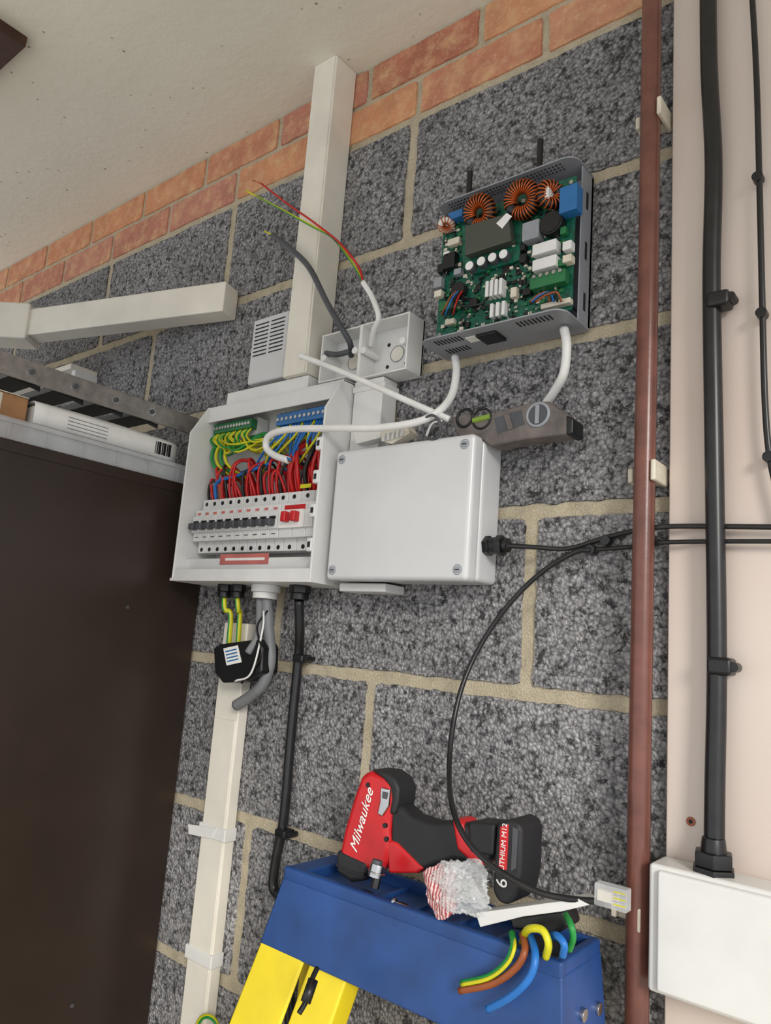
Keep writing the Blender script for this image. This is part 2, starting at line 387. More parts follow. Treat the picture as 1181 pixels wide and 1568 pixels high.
# breakers
hb=.074
zmt=W(390,754,hb).z;zmb=W(390,842,hb).z
xa=X0+.012;xb=W(424,800,hb).x;xc=W(466,790,hb).x;xd=X1-.008
nm=10;w=(xb-xa)/nm;zm=(zmt+zmb)/2
box('din_rail',X0+.006,X1-.006,-.03,-.02,zm-.018,zm+.018,MSILV,g)
def breaker(i,a,b,mat,main=False):
    box('breaker_body_%d'%i,a+.0005,b-.0005,-.056,-.03,zmb,zmt,MCUW,g,bev=.001)
    box('breaker_mid_%d'%i,a+.0005,b-.0005,-.069,-.055,zm-.028,zm+.026,MCUW,g,bev=.001)
    box('breaker_nose_%d'%i,a+.0005,b-.0005,-hb,-.067,zm-.014,zm+.014,MCUW,g,bev=.001)
    cx=(a+b)/2
    if not main:
        box('toggle_%d'%i,cx-.006,cx+.006,-hb-.012,-hb+.002,zm-.010,zm+.001,mat,g,bev=.002)
        box('toggle_window_%d'%i,cx-.007,cx+.007,-hb-.0006,-hb,zm+.001,zm+.006,MCHIP,g)
        box('print_%d'%i,cx-.005,cx+.004,-.0694,-.069,zm+.017,zm+.021,MRLBL,g)
        box('print_line_%d'%i,cx-.005,cx+.004,-.0694,-.069,zm-.022,zm-.0205,MDKGREY,g)
    for zz in(zmb+.006,zmt-.008):
        cyl('terminal_%d'%i,(cx,-.0562,zz),(0,1,0),.0036,.0012,MCHIP,g,10)
    cyl('terminal_top_%d'%i,(cx,-.044,zmt),(0,0,1),.004,.001,MCHIP,g,10)
for i in range(nm):breaker(i,xa+w*i,xa+w*(i+1),MDKGREY)
breaker(20,xb,(xb+xc)/2,MCHIP,True);breaker(21,(xb+xc)/2,xc,MCHIP,True);breaker(22,xc,(xc+xd)/2,MCHIP,True);breaker(23,(xc+xd)/2,xd,MCHIP,True)
box('main_switch_face',xb+.004,xc-.004,-hb-.0006,-hb,zm-.014,zm+.014,MLBL,g,bev=.0002)
box('main_switch_red',xb+.010,xc-.004,-.0702,-.0688,zm+.006,zm+.022,MDRED,g,bev=.0003)
for q in(.4,.75):
    xx=xb+(xc-xb)*q;box('main_switch_lever',xx-.005,xx+.005,-hb-.012,-hb,zm-.006,zm+.010,MDRED,g,bev=.002)
pbox('yellow_sticker',460,476,741,747,.0562,.0568,MYEL,g)
# internal wiring
rn=random.uniform
for i in range(34):
    m=MRED if i%5 else MCHIP
    xs=xa+(xd-xa-.02)*((i+.5)/34)+.02*(i/34);zs=zmt-.004
    up=rn(.035,.068);sx=rn(-.035,.03)
    tubew('line_wire_%d'%i,[(xs,-.042,zs),(xs,-.05,zs+up*.4),(xs+sx*.4,-.055,zs+up),(xs+sx,-.035,zs+up+rn(-.006,.012)),(max(X0+.01,xs+sx*1.5),-.015,zs+up*.5),(max(X0+.01,xs+sx*1.7),-.012,zs-.01)],.0024,m,g,8,6)
for i in range(20):
    xs=x0+(x1-x0)*(i+.5)/20;e=rn(.01,.13)
    tubew('earth_wire_%d'%i,[(xs,-.045,z0),(xs+rn(-.004,.004),-.052,z0-.015),(xs+e*.4+.01,-rn(.04,.062),z0-.025-rn(0,.02)),(xs+e+.02,-.03,z0-rn(.005,.03)),(xs+e+.05,-.014,z0-rn(.02,.05))],.0019,MYEL if i%3 else MGRN,g,8,6)
for i in range(4):
    xs=X0+.02+i*.012
    tubew('earth_main_%d'%i,[(xs,-.03,z0-.0),(xs-.006,-.05,z0-.03),(xs+.002,-.05,z0-.06),(xs+.035,-.03,z0-.085)],.0028,MYEL if i%2 else MGRN,g,8,6)
for i in range(18):
    xs=x0n+(x1n-x0n)*(i+.5)/18;e=rn(.0,.10)
    m=MBLUEW if i%4 else MYEL
    tubew('neutral_wire_%d'%i,[(xs,-.045,z0n),(xs,-.055,z0n-.02),(xs-e*.3,-rn(.05,.065),z0n-.04-rn(0,.02)),(xs-e,-.035,z0n-.055-rn(0,.02)),(xs-e-.04,-.016,z0n-.06)],.002,m,g,8,6)
for i in range(5):
    xs=xb+i*.016
    tubew('tail_wire_%d'%i,[(xs,-.045,zmt),(xs+.004,-.06,zmt+.03),(xs+.008+rn(-.01,.01),-.058,zmt+.065),(xs+rn(-.02,.01),-.03,zmt+.09)],.0036,(MRED,MRED,MCHIP,MRED,MRED)[i],g,8,6)
tubew('blue_tail',[(xa+.02,-.045,zmt),(xa+.03,-.055,zmt+.03),(xa+.08,-.05,zmt+.04),(xa+.16,-.05,zmt+.055)],.003,MBLUEW,g)
tubew('brown_tail',[(xa+.035,-.045,zmt),(xa+.04,-.05,zmt+.03),(xa+.06,-.02,zmt+.05)],.0045,MBRNW,g)
# glands under the unit
def gland(nm_,a,b,rr,mat,y=-.045):
    x=W(a,b,.045).x
    cyl(nm_+'_nut',(x,y,Z0-.010),(0,0,1),rr,.012,mat,g,6 if mat is MBLACK else 24)
    cyl(nm_+'_collar',(x,y,Z0-.021),(0,0,1),rr*.86,.010,mat,g,24)
    return x
xg1=gland('gland_earth_a',345,900,.013,MBLACK);xg2=gland('gland_earth_b',365,902,.013,MBLACK)
xg3=gland('gland_white',407,905,.023,MWHITE);xg4=gland('gland_black',459,908,.017,MBLACK)
# ---------------------------------------------------------------- cables under the unit
g=grp('earth_cable',(xg1,-.04,Z0-.06))
for i,x in enumerate((xg1,xg2)):
    p2=W(352+i*14,960,.035)
    tubew('core_%d'%i,[(x,-.045,Z0-.026),(x+.003,-.043,Z0-.045),(p2.x,-.036,p2.z+.02),(p2.x,-.033,p2.z-.03)],.0042,MYEL,g)
    tubew('stripe_%d'%i,[(x,-.0475,Z0-.026),(x+.003,-.0455,Z0-.045),(p2.x,-.0385,p2.z+.02),(p2.x,-.0355,p2.z-.03)],.0022,MGRN,g)
g=grp('grey_flexible_conduit',W(410,980,.03))
tubew('conduit',[(xg3+.004,-.045,Z0-.026),W(411,960,.045),W(414,1010,.045),W(404,1045,.043),W(385,1065,.040),W(362,1080,.037)],.0088,MGREYW,g,14)
tubew('inner_cable',[(xg3-.006,-.05,Z0-.026),W(396,970,.06),W(380,1000,.068)],.006,MGREYW,g,12)
g=grp('black_mains_cable',W(445,1100,.02))
tubew('sheath',[(xg4,-.045,Z0-.026),W(459,970,.03),W(457,1010,.016),W(446,1120,.014),W(435,1250,.014),W(422,1320,.014),W(419,1360,.014),W(434,1385,.014),W(440,1480,.014),W(446,1600,.014)],.0074,MCABLE,g,14)
for i,(a,b) in enumerate(((459,1008),(432,1276))):
    p=W(a,b,.02);box('cleat_%d'%i,p.x-.010,p.x+.012,-.027,-.004,p.z-.006,p.z+.006,MBLACK,g,bev=.003);cyl('nail_%d'%i,(p.x+.014,-.014,p.z),(0,1,0),.004,.02,MBLACK,g)
g=grp('earth_wire_tail',W(315,1560,.02))
tube('core',[(296,1590,.034),(306,1562,.036),(318,1556,.036),(330,1564,.034),(338,1590,.03)],.0034,MYEL,g)
tube('stripe',[(297,1590,.036),(307,1564,.039),(318,1558,.039),(329,1566,.037),(337,1590,.033)],.0018,MGRN,g)
# CT box
g=grp('current_clamp',W(362,1015,.05))
prism('body',[(326,992),(338,986),(395,978),(402,990),(400,1030),(380,1042),(340,1046),(328,1030)],.030,.066,MBLACK,g,bev=.004)
prism('label',[(342,993),(364,988),(370,1014),(347,1019)],.066,.0666,MLBL,g)
for i in range(4):prism('label_line_%d'%i,[(345+i,997+i*5),(362+i,993+i*5),(362+i,995+i*5),(345+i,999+i*5)],.0665,.0669,MPBLU,g)
tubew('lead_a',[W(404,935,.06),W(402,965,.068),W(385,1030,.070),W(360,1043,.068)],.0016,MWC,g)
tubew('lead_b',[W(410,935,.05),W(394,960,.066),W(400,1005,.07),W(370,1046,.06)],.0016,MBLACK,g)
# lower vertical trunking
g=grp('white_trunking',W(320,1280,.02))
xl=W(305,1300,.024).x;xr=W(343,1300,.024).x;zt=W(350,953,.024).z
box('run',xl,xr,-.024,-.004,0,zt,MWHITE2,g,bev=.002)
box('edge_lid',xl+.004,xr-.003,-.0262,-.023,0,W(340,1100,.024).z,MWHITE2,g,bev=.001)
for i,(b,hh) in enumerate(((1272,.010),(1472,.010))):
    z=W(320,b,.025).z;box('coupler_%d'%i,xl-.003,xr+.003,-.028,-.003,z-hh,z+hh,MWHITE,g,bev=.002)
prism('tape_tab',[(288,1262),(330,1268),(322,1284),(289,1277)],.0282,.030,MWHITE,g)
g=grp('white_trunking',W(490,330,.03))
xr=-.984*D;xl=xr-.054
box('run',xl,xr,-.056,-.004,ZTT+.027,ZC,MWHITE2,g,bev=.002)
box('lid',xl+.002,xr-.003,-.0585,-.055,ZTT+.027,ZC,MWHITE2,g,bev=.002)
g=grp('trunking_adaptor',((X0+xr)/2,-.03,ZTT+.013))
box('entry_run',X0+.035,xr,-.050,-.0045,ZTT+.0005,ZTT+.026,MWHITE,g,bev=.002)
# ---------------------------------------------------------------- open pattress boxes
g=grp('open_back_box',W(565,530,.03))
def pattress(n,l,rr,t,b,h):
    x0,x1,z0,z1=ext(l,rr,t,b,h);w=.003
    x0=max(x0,xr+.002);z0=max(z0,ZTT+.002)
    box(n+'_back',x0,x1,-.008,-.004,z0,z1,MWHITE,g)
    box(n+'_wl',x0,x0+w,-h,-.004,z0,z1,MWHITE,g,bev=.001);box(n+'_wr',x1-w,x1,-h,-.004,z0,z1,MWHITE,g,bev=.001)
    box(n+'_wt',x0+.0005,x1-.0005,-h+.0003,-.004,z1-w,z1-.0002,MWHITE,g,bev=.001);box(n+'_wb',x0+.0005,x1-.0005,-h+.0003,-.004,z0+.0002,z0+w,MWHITE,g,bev=.001)
    for xx in(x0+.009,x1-.009):
        cyl(n+'_boss',(xx,-h/2-.004,(z0+z1)/2),(0,1,0),.0055,h-.004,MWHITE,g);cyl(n+'_hole',(xx,-h-.0005+.002,(z0+z1)/2),(0,1,0),.0022,.003,MCHIP,g,12)
    cyl(n+'_knock',((x0+x1)/2,-.0085,(z0+z1)/2),(0,1,0),.012,.001,MWHITE2,g);ring(n+'_knock_ring',((x0+x1)/2,-.0088,(z0+z1)/2),(0,1,0),.013,.0005,MGREYM,g)
    for sx in(-.018,.018):
        for sz in(-.018,.018):cyl(n+'_hole2',((x0+x1)/2+sx,-.0085,(z0+z1)/2+sz),(0,1,0),.003,.001,MCHIP,g,12)
    return x0,x1
pr=pattress('right',551,624,487,572,.044);pattress('left',491,550,506,580,.044)
g2=g;box('entry_drop',X1+.003,X1+.060,-.040,-.0045,JZT+.004,ZTT+.001,MWHITE,g,bev=.002)
box('entry_collar',X1+.001,X1+.064,-.042,-.0045,ZTT-.018,ZTT-.008,MWHITE,g,bev=.002)
# doorbell transformer
g=grp('vented_power_supply',W(412,535,.03))
x0,x1,z0,z1=ext(384,437,484,582,.042);hv=.042
x1=min(x1,xl-.001)
box('case',x0,x1,-hv,-.004,z0,z1,MJB,g,bev=.004,seg=3)
for i in range(9):
    z=z1-.012-i*.0072;box('vent_l_%d'%i,x0+.008,(x0+x1)/2-.003,-hv-.0004,-hv+.001,z-.0012,z+.0012,MDARKSLOT,g)
    box('vent_r_%d'%i,(x0+x1)/2+.003,x1-.008,-hv-.0004,-hv+.001,z-.0012,z+.0012,MDARKSLOT,g)
cyl('lead_stub',(x1-.012,-.02,z0-.006),(0,0,1),.006,.012,MDKGREY,g)
# ---------------------------------------------------------------- loose cables
g=grp('loose_twin_earth_cable',W(560,480,.06))
tube('sheath',[(568,530,.03),(573,505,.05),(580,485,.06),(570,455,.065),(556,432,.07)],.0042,MWC,g,12)
tube('live_core',[(556,432,.07),(549,408,.072),(520,372,.075),(480,340,.078),(440,312,.08),(400,281,.082)],.0018,MRED,g,8)
tube('live_tip',[(400,281,.082),(387,276,.083)],.001,MCOP,g,8)
tube('earth_core',[(557,434,.068),(546,412,.07),(512,366,.073),(478,346,.076),(430,320,.08),(377,292,.082)],.0018,MYEL,g,8)
tube('earth_stripe',[(556,436,.070),(545,413,.072),(511,367,.075),(477,347,.078),(430,321,.082),(392,300,.083)],.0009,MGRN,g,8)
g=grp('dark_grey_cable',W(490,450,.06))
tube('sheath',[(538,545,.02),(536,525,.04),(522,500,.055),(500,462,.066),(475,412,.072),(450,385,.074),(418,360,.076)],.0048,MDKGREY,g,12)
tube('tail',[(418,360,.076),(405,354,.078)],.0015,MYEL,g,8)
tube('loop',[(495,540,.03),(515,543,.045),(536,538,.04)],.0045,MDKGREY,g,12)
g=grp('white_flex_cable',W(580,600,.06))
tube('sheath',[(463,546,.09),(500,560,.088),(560,585,.083),(620,612,.077),(665,632,.072),(688,642,.066)],.0046,MWC,g,12)
p=W(464,546,.09);cyl('end_band',p,(1,0,-.3),.0056,.008,MWC,g,16)
g=grp('white_flex_cable',W(580,600,.06))
tube('sheath',[(697,546,.03),(699,570,.035),(692,605,.05),(672,630,.072),(640,646,.082),(580,655,.090),(500,656,.10),(440,658,.105),(412,668,.105),(408,685,.10),(420,697,.10),(442,705,.10)],.0054,MWC,g,14)
p=W(442,705,.10);cyl('core_a',p+Vector((.004,0,-.002)),(1,0,-.4),.0018,.010,MBRNW,g,10);cyl('core_b',p+Vector((.004,-.003,.001)),(1,0,-.4),.0018,.010,MBLUEW,g,10)
g=grp('white_flex_cable',W(860,560,.05))
tube('sheath',[(864,503,.036),(868,530,.040),(864,570,.036),(850,598,.022),(836,618,.012)],.0058,MWC,g,14)
# thin hanging network cable
g=grp('hanging_network_cable',W(700,1100,.08))
tube('sheath',[(903,842,.018),(880,846,.018),(830,876,.02),(780,925,.03),(738,985,.04),(710,1045,.055),(694,1110,.07),(688,1180,.095),(694,1240,.15),(718,1290,.165),(760,1330,.17),(820,1364,.165),(870,1376,.155),(925,1381,.15)],.0031,MCABLE,g,12,12)
p=W(940,1374,.15)
box('connector',p.x-.016,p.x+.014,p.y-.006,p.y+.006,p.z-.009,p.z+.010,MCLEAR,g,bev=.001)
for i in range(6):box('connector_pin_%d'%i,p.x+.002,p.x+.013,p.y-.0062,p.y-.005,p.z-.007+i*.0026,p.z-.006+i*.0026,MYEL if i%2 else MSILV,g)
box('connector_core',p.x-.014,p.x+.004,p.y-.003,p.y+.003,p.z-.005,p.z+.004,MCREAM,g)
# ---------------------------------------------------------------- inverter chassis + PCB
X0,X1=-.700*D,-.446*D;ZB=HC+.487*D;ZU=HC+.738*D
g=grp('open_inverter_unit',((X0+X1)/2,-.04,(ZB+ZU)/2))
box('back_tray',X0,X1,-.012,-.005,ZB,ZU,MGREYM,g,bev=.001)
box('side_right',X1-.002,X1,-.040,-.005,ZB,ZU-.001,MGREYM,g,bev=.0008)
box('side_left',X0,X0+.002,-.040,-.005,ZB,ZU-.001,MGREYM,g,bev=.0008)
for zz in(ZB+.03,ZB+.10,ZB+.17):
    box('side_slot',X1-.0005,X1+.0006,-.027,-.021,zz-.012,zz+.012,MDARKSLOT,g,bev=.0004)
def flange(name,z,hf):
    n=8;pts=[(X0,-.005)]
    rc=.018
    for i in range(n+1):
        a=math.pi-(math.pi/2)*i/n;pts.append((X0+rc+rc*math.cos(a),-(hf-rc)-rc*math.sin(a)))
    for i in range(n+1):
        a=math.pi/2-(math.pi/2)*i/n;pts.append((X1-rc+rc*math.cos(a),-(hf-rc)-rc*math.sin(a)))
    pts.append((X1,-.005));m=len(pts)
    vs=[(x,y,z) for x,y in pts]+[(x,y,z+.002) for x,y in pts]
    mk(name,vs,[tuple(range(m)),tuple(range(2*m-1,m-1,-1))]+[(i,(i+1)%m,m+(i+1)%m,m+i) for i in range(m)],MGREYM,g)
flange('top_flange',ZU,.064);flange('bottom_flange',ZB-.002,.082)
def vents(xc0,n,z,hy,L=.014,st=.0055):
    for i in range(n):
        x=xc0+i*st;box('vent',x-.001,x+.001,-hy-L/2,-hy+L/2,z-.0006,z+.0004,MDARKSLOT,g)
vents(X0+.022,8,ZB-.002,.066);vents(X1-.068,9,ZB-.002,.066);vents(X0+.02,7,ZB-.002,.035);
for i in range(34):
    for j in range(3):
        x=X0+.02+i*.0052;box('perforation',x-.0010,x+.0010,-.056+j*.006-.001,-.056+j*.006+.001,ZU-.0006,ZU+.0002,MDARKSLOT,g)
box('comm_port',-.585*D-.014,-.585*D+.016,-.066,-.036,ZB-.006,ZB-.001,MCHIP,g,bev=.001)
box('comm_label',-.585*D-.032,-.585*D-.016,-.064,-.048,ZB-.0032,ZB-.002,MLBL,g)
for i,(a,b) in enumerate(((720,263),(828,214))):
    p=W(a,b,.03);cyl('antenna_base_%d'%i,(p.x,-.03,ZU+.008),(0,0,1),.0060,.014,MCHIP,g)
    cyl('antenna_%d'%i,(p.x,-.03,(ZU+.008+p.z)/2),(0,0,1),.0042,max(.02,p.z-ZU-.008),MCHIP,g)
hp=.050
box('circuit_board',X0+.008,X1-.004,-hp,-hp+.002,ZB+.010,ZU-.020,MPCB,g)
for sx in(X0+.014,X1-.010):
    for sz in(ZB+.018,ZU-.028):
        cyl('standoff',(sx,-.030,sz),(0,1,0),.003,.038,MSILV,g,10);cyl('pcb_screw',(sx,-.0508,sz),(0,1,0),.003,.002,MSILV,g,12)
def comp(n,px,py,w,h,d,mat,base=hp,bev=.001):
    p=W(px,py,base+d);return box(n,p.x-w/2000,p.x+w/2000,-base-d,-base,p.z-h/2000,p.z+h/2000,mat,g,bev=bev)
def rnd(n,px,py,rr,d,mat,top=None):
    p=W(px,py,hp+d);cyl(n,(p.x,-hp-d/2,p.z),(0,1,0),rr,d,mat,g,20)
    if top:cyl(n+'_top',(p.x,-hp-d-.0004,p.z),(0,1,0),rr*.86,.001,top,g,20)
comp('blue_capacitor_a',870,303,24,36,.018,MPBLU);comp('blue_capacitor_b',697,328,24,11,.016,MPBLU)
toroid('choke_a',W(800,306,.066),(0.1,-1,-.35),.017,.0075,28,MCOP,g)
toroid('choke_b',W(735,326,.066),(0,-1,-.45),.016,.0075,24,MCOP,g)
toroid('choke_c',W(843,298,.064),(.8,-.7,-.1),.012,.0062,16,MCOP,g,MCHIP)
toroid('choke_d',W(684,345,.060),(.2,-.5,-1),.008,.0045,14,MCOP,g,MWC,.0008)
p=W(836,294,.07);box('choke_white_divider',p.x-.006,p.x+.006,-.075,-.05,p.z-.012,p.z+.006,MWC,g,bev=.003)
rnd('black_inductor',843,340,.016,.014,MCHIP,MCHIP);rnd('black_coil',700,442,.011,.012,MCHIP)
# daughter display
prism('display_carrier',[(708,346),(784,320),(800,340),(796,398),(724,420),(709,408)],.052,.056,MPCB,g)
prism('display',[(712,346),(778,326),(783,368),(712,391)],.056,.070,MDISP,g,bev=.0012)
prism('sticker',[(760,342),(776,326),(784,331),(769,350)],.0702,.0707,MLBL,g)
comp('relay_grey',812,352,24,26,.016,MGREYM);comp('relay_a',833,378,33,15,.016,MWC);comp('relay_b',833,402,33,15,.016,MWC)
comp('relay_side',868,375,12,12,.012,MWC);comp('relay_side_b',868,395,12,10,.012,MCREAM)
for i,(a,b) in enumerate(((719,407),(737,400),(754,394),(771,389))):rnd('electrolytic_%d'%i,a,b,.0072,.016,MDKGREY,MLBL)
comp('black_module',687,398,20,23,.012,MCHIP);comp('cream_header',694,369,20,10,.010,MCREAM);comp('white_cap',683,388,10,7,.012,MWC)
comp('green_terminal_a',838,427,48,17,.014,MPGRN);comp('green_terminal_b',684,467,26,13,.012,MPGRN);comp('green_small',858,402,12,9,.010,MPGRN)
for i in range(5):
    p=W(818+i*10,424-i*2.5,hp+.015);cyl('terminal_screw',p,(0,1,0),.0026,.002,MSILV,g,10)
comp('rj_socket',670,432,13,15,.010,MGREYM);comp('rj_socket_b',670,449,12,10,.010,MCREAM)
for i in range(4):comp('ribbon_%d'%i,745+i*7,442-i*1.5,4.6,23,.014,MWC)
for i in range(3):comp('bridge_%d'%i,752+i*9,475-i*2,5,20,.010,MWC)
comp('chip_a',775,412,12,12,.002,MCHIP);comp('chip_b',800,430,11,11,.002,MCHIP);comp('chip_c',730,440,11,9,.002,MCHIP)
comp('cream_plug_a',688,492,15,8,.008,MCREAM);comp('cream_plug_b',850,464,40,7,.010,MCREAM);comp('cream_plug_c',786,447,9,14,.010,MCREAM)
comp('grey_shield',700,415,12,9,.010,MGREYM);comp('black_plug',674,410,10,13,.012,MCHIP)
comp('cap_small_a',800,378,7,9,.010,MCHIP);comp('cap_small_b',862,352,8,10,.010,MPGRN);comp('cap_small_c',786,372,5,9,.008,MCREAM)
comp('black_relay_c',800,395,10,12,.011,MCHIP);comp('black_relay_d',724,462,12,10,.009,MCHIP);comp('black_conn',806,446,12,9,.009,MCHIP)
for i in range(4):
    tube('lead_%d'%i,[(842+i*6,462,.062),(838+i*5,448,.07),(824+i*4,452,.072),(812+i*3,462,.07)],.0014,(MBRNW,MBLUEW,MBLACK,MBRNW)[i],g,8)
    tube('lead_l_%d'%i,[(676+i*6,482,.058),(682+i*5,470,.07),(690+i*4,455,.066),(700+i*3,445,.06)],.0013,(MBRNW,MBLUEW,MBLACK,MRED)[i],g,8)
tube('black_lead',[(690,455,.06),(705,468,.07),(735,466,.07),(748,455,.06)],.0016,MCHIP,g,8)
# scattered SMD parts in one mesh
vs=[];fs=[];mi=[];bx=(X0+.014,X1-.012);bz=(ZB+.016,ZU-.026)
for i in range(760):
    x=random.uniform(*bx);z=random.uniform(*bz);a,b=random.choice([(.0016,.0008),(.0008,.0016),(.0024,.0018),(.0012,.0012),(.003,.0024)]);d=random.uniform(.001,.004);q=len(vs)
    for xx in(x-a,x+a):
        for yy in(-hp-d,-hp):
            for zz in(z-b,z+b):vs.append((xx,yy,zz))
    m=random.choice([0,0,0,1,2,3,3])
    for f in[(0,1,3,2),(4,6,7,5),(0,4,5,1),(2,3,7,6),(0,2,6,4),(1,5,7,3)]:fs.append(tuple(q+j for j in f));mi.append(m)
o=mk('smd_parts',vs,fs,[MCHIP,MCREAM,MSILV,MPGRN],g)
for i,pp in enumerate(o.data.polygons):pp.material_index=mi[i]
# ---------------------------------------------------------------- spirit level on junction box
g=grp('torpedo_level',W(770,650,.05))
prism('body',[(690,640),(712,632),(728,634),(740,642),(760,630),(790,622),(818,614),(840,614),(856,626),(878,640),(877,664),(840,668),(800,673),(752,683),(735,672),(700,668)],.022,.052,MLEVEL,g,bev=.003)
prism('web_recess',[(757,640),(798,628),(804,650),(762,664)],.052,.0524,MDKGREY,g)
prism('web_rib',[(772,636),(780,634),(786,656),(778,658)],.052,.0536,MLEVEL,g)
p=W(824,635,.052);cyl('dial_disc',p,(0,1,0),.0125,.003,MDKGREY,g);ring('dial_ring',p,(0,1,0),.0145,.0022,MGREYM,g);box('dial_bar',p.x-.0026,p.x+.0026,p.y-.003,p.y,p.z-.012,p.z+.012,MGREYM,g)
p=W(738,641,.052);cyl('vial',p,(1,0,.1),.0038,.026,MVIAL,g,16);ring('vial_frame',p,(0,1,0),.0135,.0016,MCHIP,g)
p=W(712,640,.052);ring('vial_ring',p,(0,1,0),.012,.002,MCHIP,g)
prism('end_cap',[(866,634),(878,640),(877,664),(866,666)],.021,.053,MCHIP,g,bev=.003)
g=grp('spring_clip_ring',W(661,653,.066))
p=W(661,655,.080);ring('ring_loop',p,(.2,1,.3),.0165,.0019,MDKGREY,g);tubew('clip_spring',[p+Vector((-.006,-.002,-.012)),p+Vector((.004,-.004,.004)),p+Vector((.016,.002,.008))],.0022,MSILV,g)
g=grp('loose_cable_clips',W(585,668,.05))
prism('strip_a',[(541,662),(582,650),(590,655),(590,668),(545,680)],.045,.06,MWHITE,g,bev=.001)
prism('strip_b',[(582,662),(622,650),(628,662),(600,680),(584,676)],.045,.065,MCREAM,g,bev=.001)
for i in range(5):prism('tooth_%d'%i,[(586+i*7,664-i*2),(590+i*7,663-i*2),(588+i*7,675-i*2),(585+i*7,676-i*2)],.065,.070,MWHITE,g)
# ---------------------------------------------------------------- cabinet + things on it
XC=-1.305*D;ZK=HC+.30*D
g=grp('dark_brown_cupboard',(XC-.3,-.3,.9))
box('carcass',XC-.6,XC,-.60,-.006,.05,ZK-.002,MDKBR,g,bev=.001)
box('plinth',XC-.58,XC-.02,-.57,-.02,0,.05,MDKBR,g)
box('top_board',XC-.6,XC+.0015,-.602,-.006,ZK-.018,ZK,MDKBR,g,bev=.001)
for a,b in((195,930),(110,1540)):
    p=WX(a,b,XC);cyl('screw_cap',(XC+.0008,p.y,p.z),(1,0,0),.003,.0016,MDKGREY,g,12)
g=grp('clear_storage_box',(XC-.15,-.3,ZK+.03))
box('side',XC-.008,XC-.005,-.60,-.05,ZK,ZK+.030,MHAZE,g);box('rim',XC-.014,XC-.001,-.61,-.04,ZK+.026,ZK+.034,MHAZE,g,bev=.002)
box('base',XC-.30,XC-.01,-.60,-.05,ZK,ZK+.003,MHAZE,g);box('far_side',XC-.30,XC-.296,-.60,-.05,ZK,ZK+.032,MHAZE,g)
box('end_a',XC-.30,XC-.01,-.054,-.05,ZK,ZK+.032,MHAZE,g);box('end_b',XC-.30,XC-.01,-.60,-.596,ZK,ZK+.032,MHAZE,g)
for i in range(9):
    y=-.56+i*.06;box('rib_%d'%i,XC-.005,XC-.003,y,y+.004,ZK+.002,ZK+.026,MHAZE,g)
g=grp('paper_stack',(XC-.1,-.2,ZK+.04))
a=WX(57,614,XC-.02);b=WX(272,680,XC-.02);zp=(a.z+b.z)/2
box('envelope',XC-.20,XC-.018,a.y,b.y,ZK+.004,zp-.004,MLBL,g,bev=.004,seg=4)
n=14;vs=[];fs=[]
for i in range(n+1):
    t=i/n;y=a.y-.004+(b.y-a.y)*t;bul=math.sin(t*math.pi)
    for (x,z) in((XC-.19,zp+.001),(XC-.022-.002*bul,zp+.003*bul),(XC-.0155+.002*bul,zp-.006),(XC-.0150+.001*bul,ZK+.038)):vs.append((x,y,z))
for i in range(n):
    for j in range(3):fs.append((i*4+j,i*4+j+1,i*4+j+5,i*4+j+4))
o=mk('draped_sheet',vs,fs,MLBL,g,smooth=True);so=o.modifiers.new('th','SOLIDIFY');so.thickness=.0006
prz=ZK+.056
for i in range(10):
    y=b.y-.048+i*.0034;box('barcode_%d'%i,XC-.0150,XC-.0132,y,y+.0008+.001*(i%3),prz-.012,prz+.010,MCHIP,g)
for i in range(4):box('print_%d'%i,XC-.015,XC-.0128,a.y+.05,a.y+.12,prz-.012+.006*i,prz-.0112+.006*i,MGREYW,g)
g=grp('cardboard_box',(XC-.1,-.48,ZK+.05));yb=a.y-.008
box('carton',XC-.2,XC-.030,-.59,yb,ZK+.004,zp+.002,MCARD,g,bev=.002);box('flap',XC-.2,XC-.030,-.59,yb,zp+.0025,zp+.004,MCREAM,g);box('tape',XC-.0305,XC-.029,yb-.08,yb-.04,ZK+.004,zp,MCREAM,g)
# metal ladder resting above
g=grp('metal_step_ladder',(XC-.05,-.3,ZK+.12))
a=WX(-60,545,XC-.012);b=WX(292,643,XC-.012);zc=(a.z+b.z)/2
def obox(name,a,b,hw,hz,mat,par,bev=.001):
    a=Vector(a);b=Vector(b);d=(b-a).normalized();s=d.cross(Vector((0,0,1))).normalized();up=s.cross(d)
    vs=[p+s*hw*i+up*hz*j for p in(a,b) for i in(-1,1) for j in(-1,1)]
    return mk(name,vs,[(0,1,3,2),(4,6,7,5),(0,4,5,1),(2,3,7,6),(0,2,6,4),(1,5,7,3)],mat,par,bev=bev)
obox('rail_front',(XC-.012,-.72,zc),(XC-.012,-.045,zc),.002,.0165,MALU,g)
obox('rail_lip',(XC-.020,-.72,zc+.016),(XC-.020,-.045,zc+.016),.010,.0012,MALU,g)
obox('rail_far',(XC-.30,-.72,zc),(XC-.30,-.045,zc),.002,.0165,MALU,g)
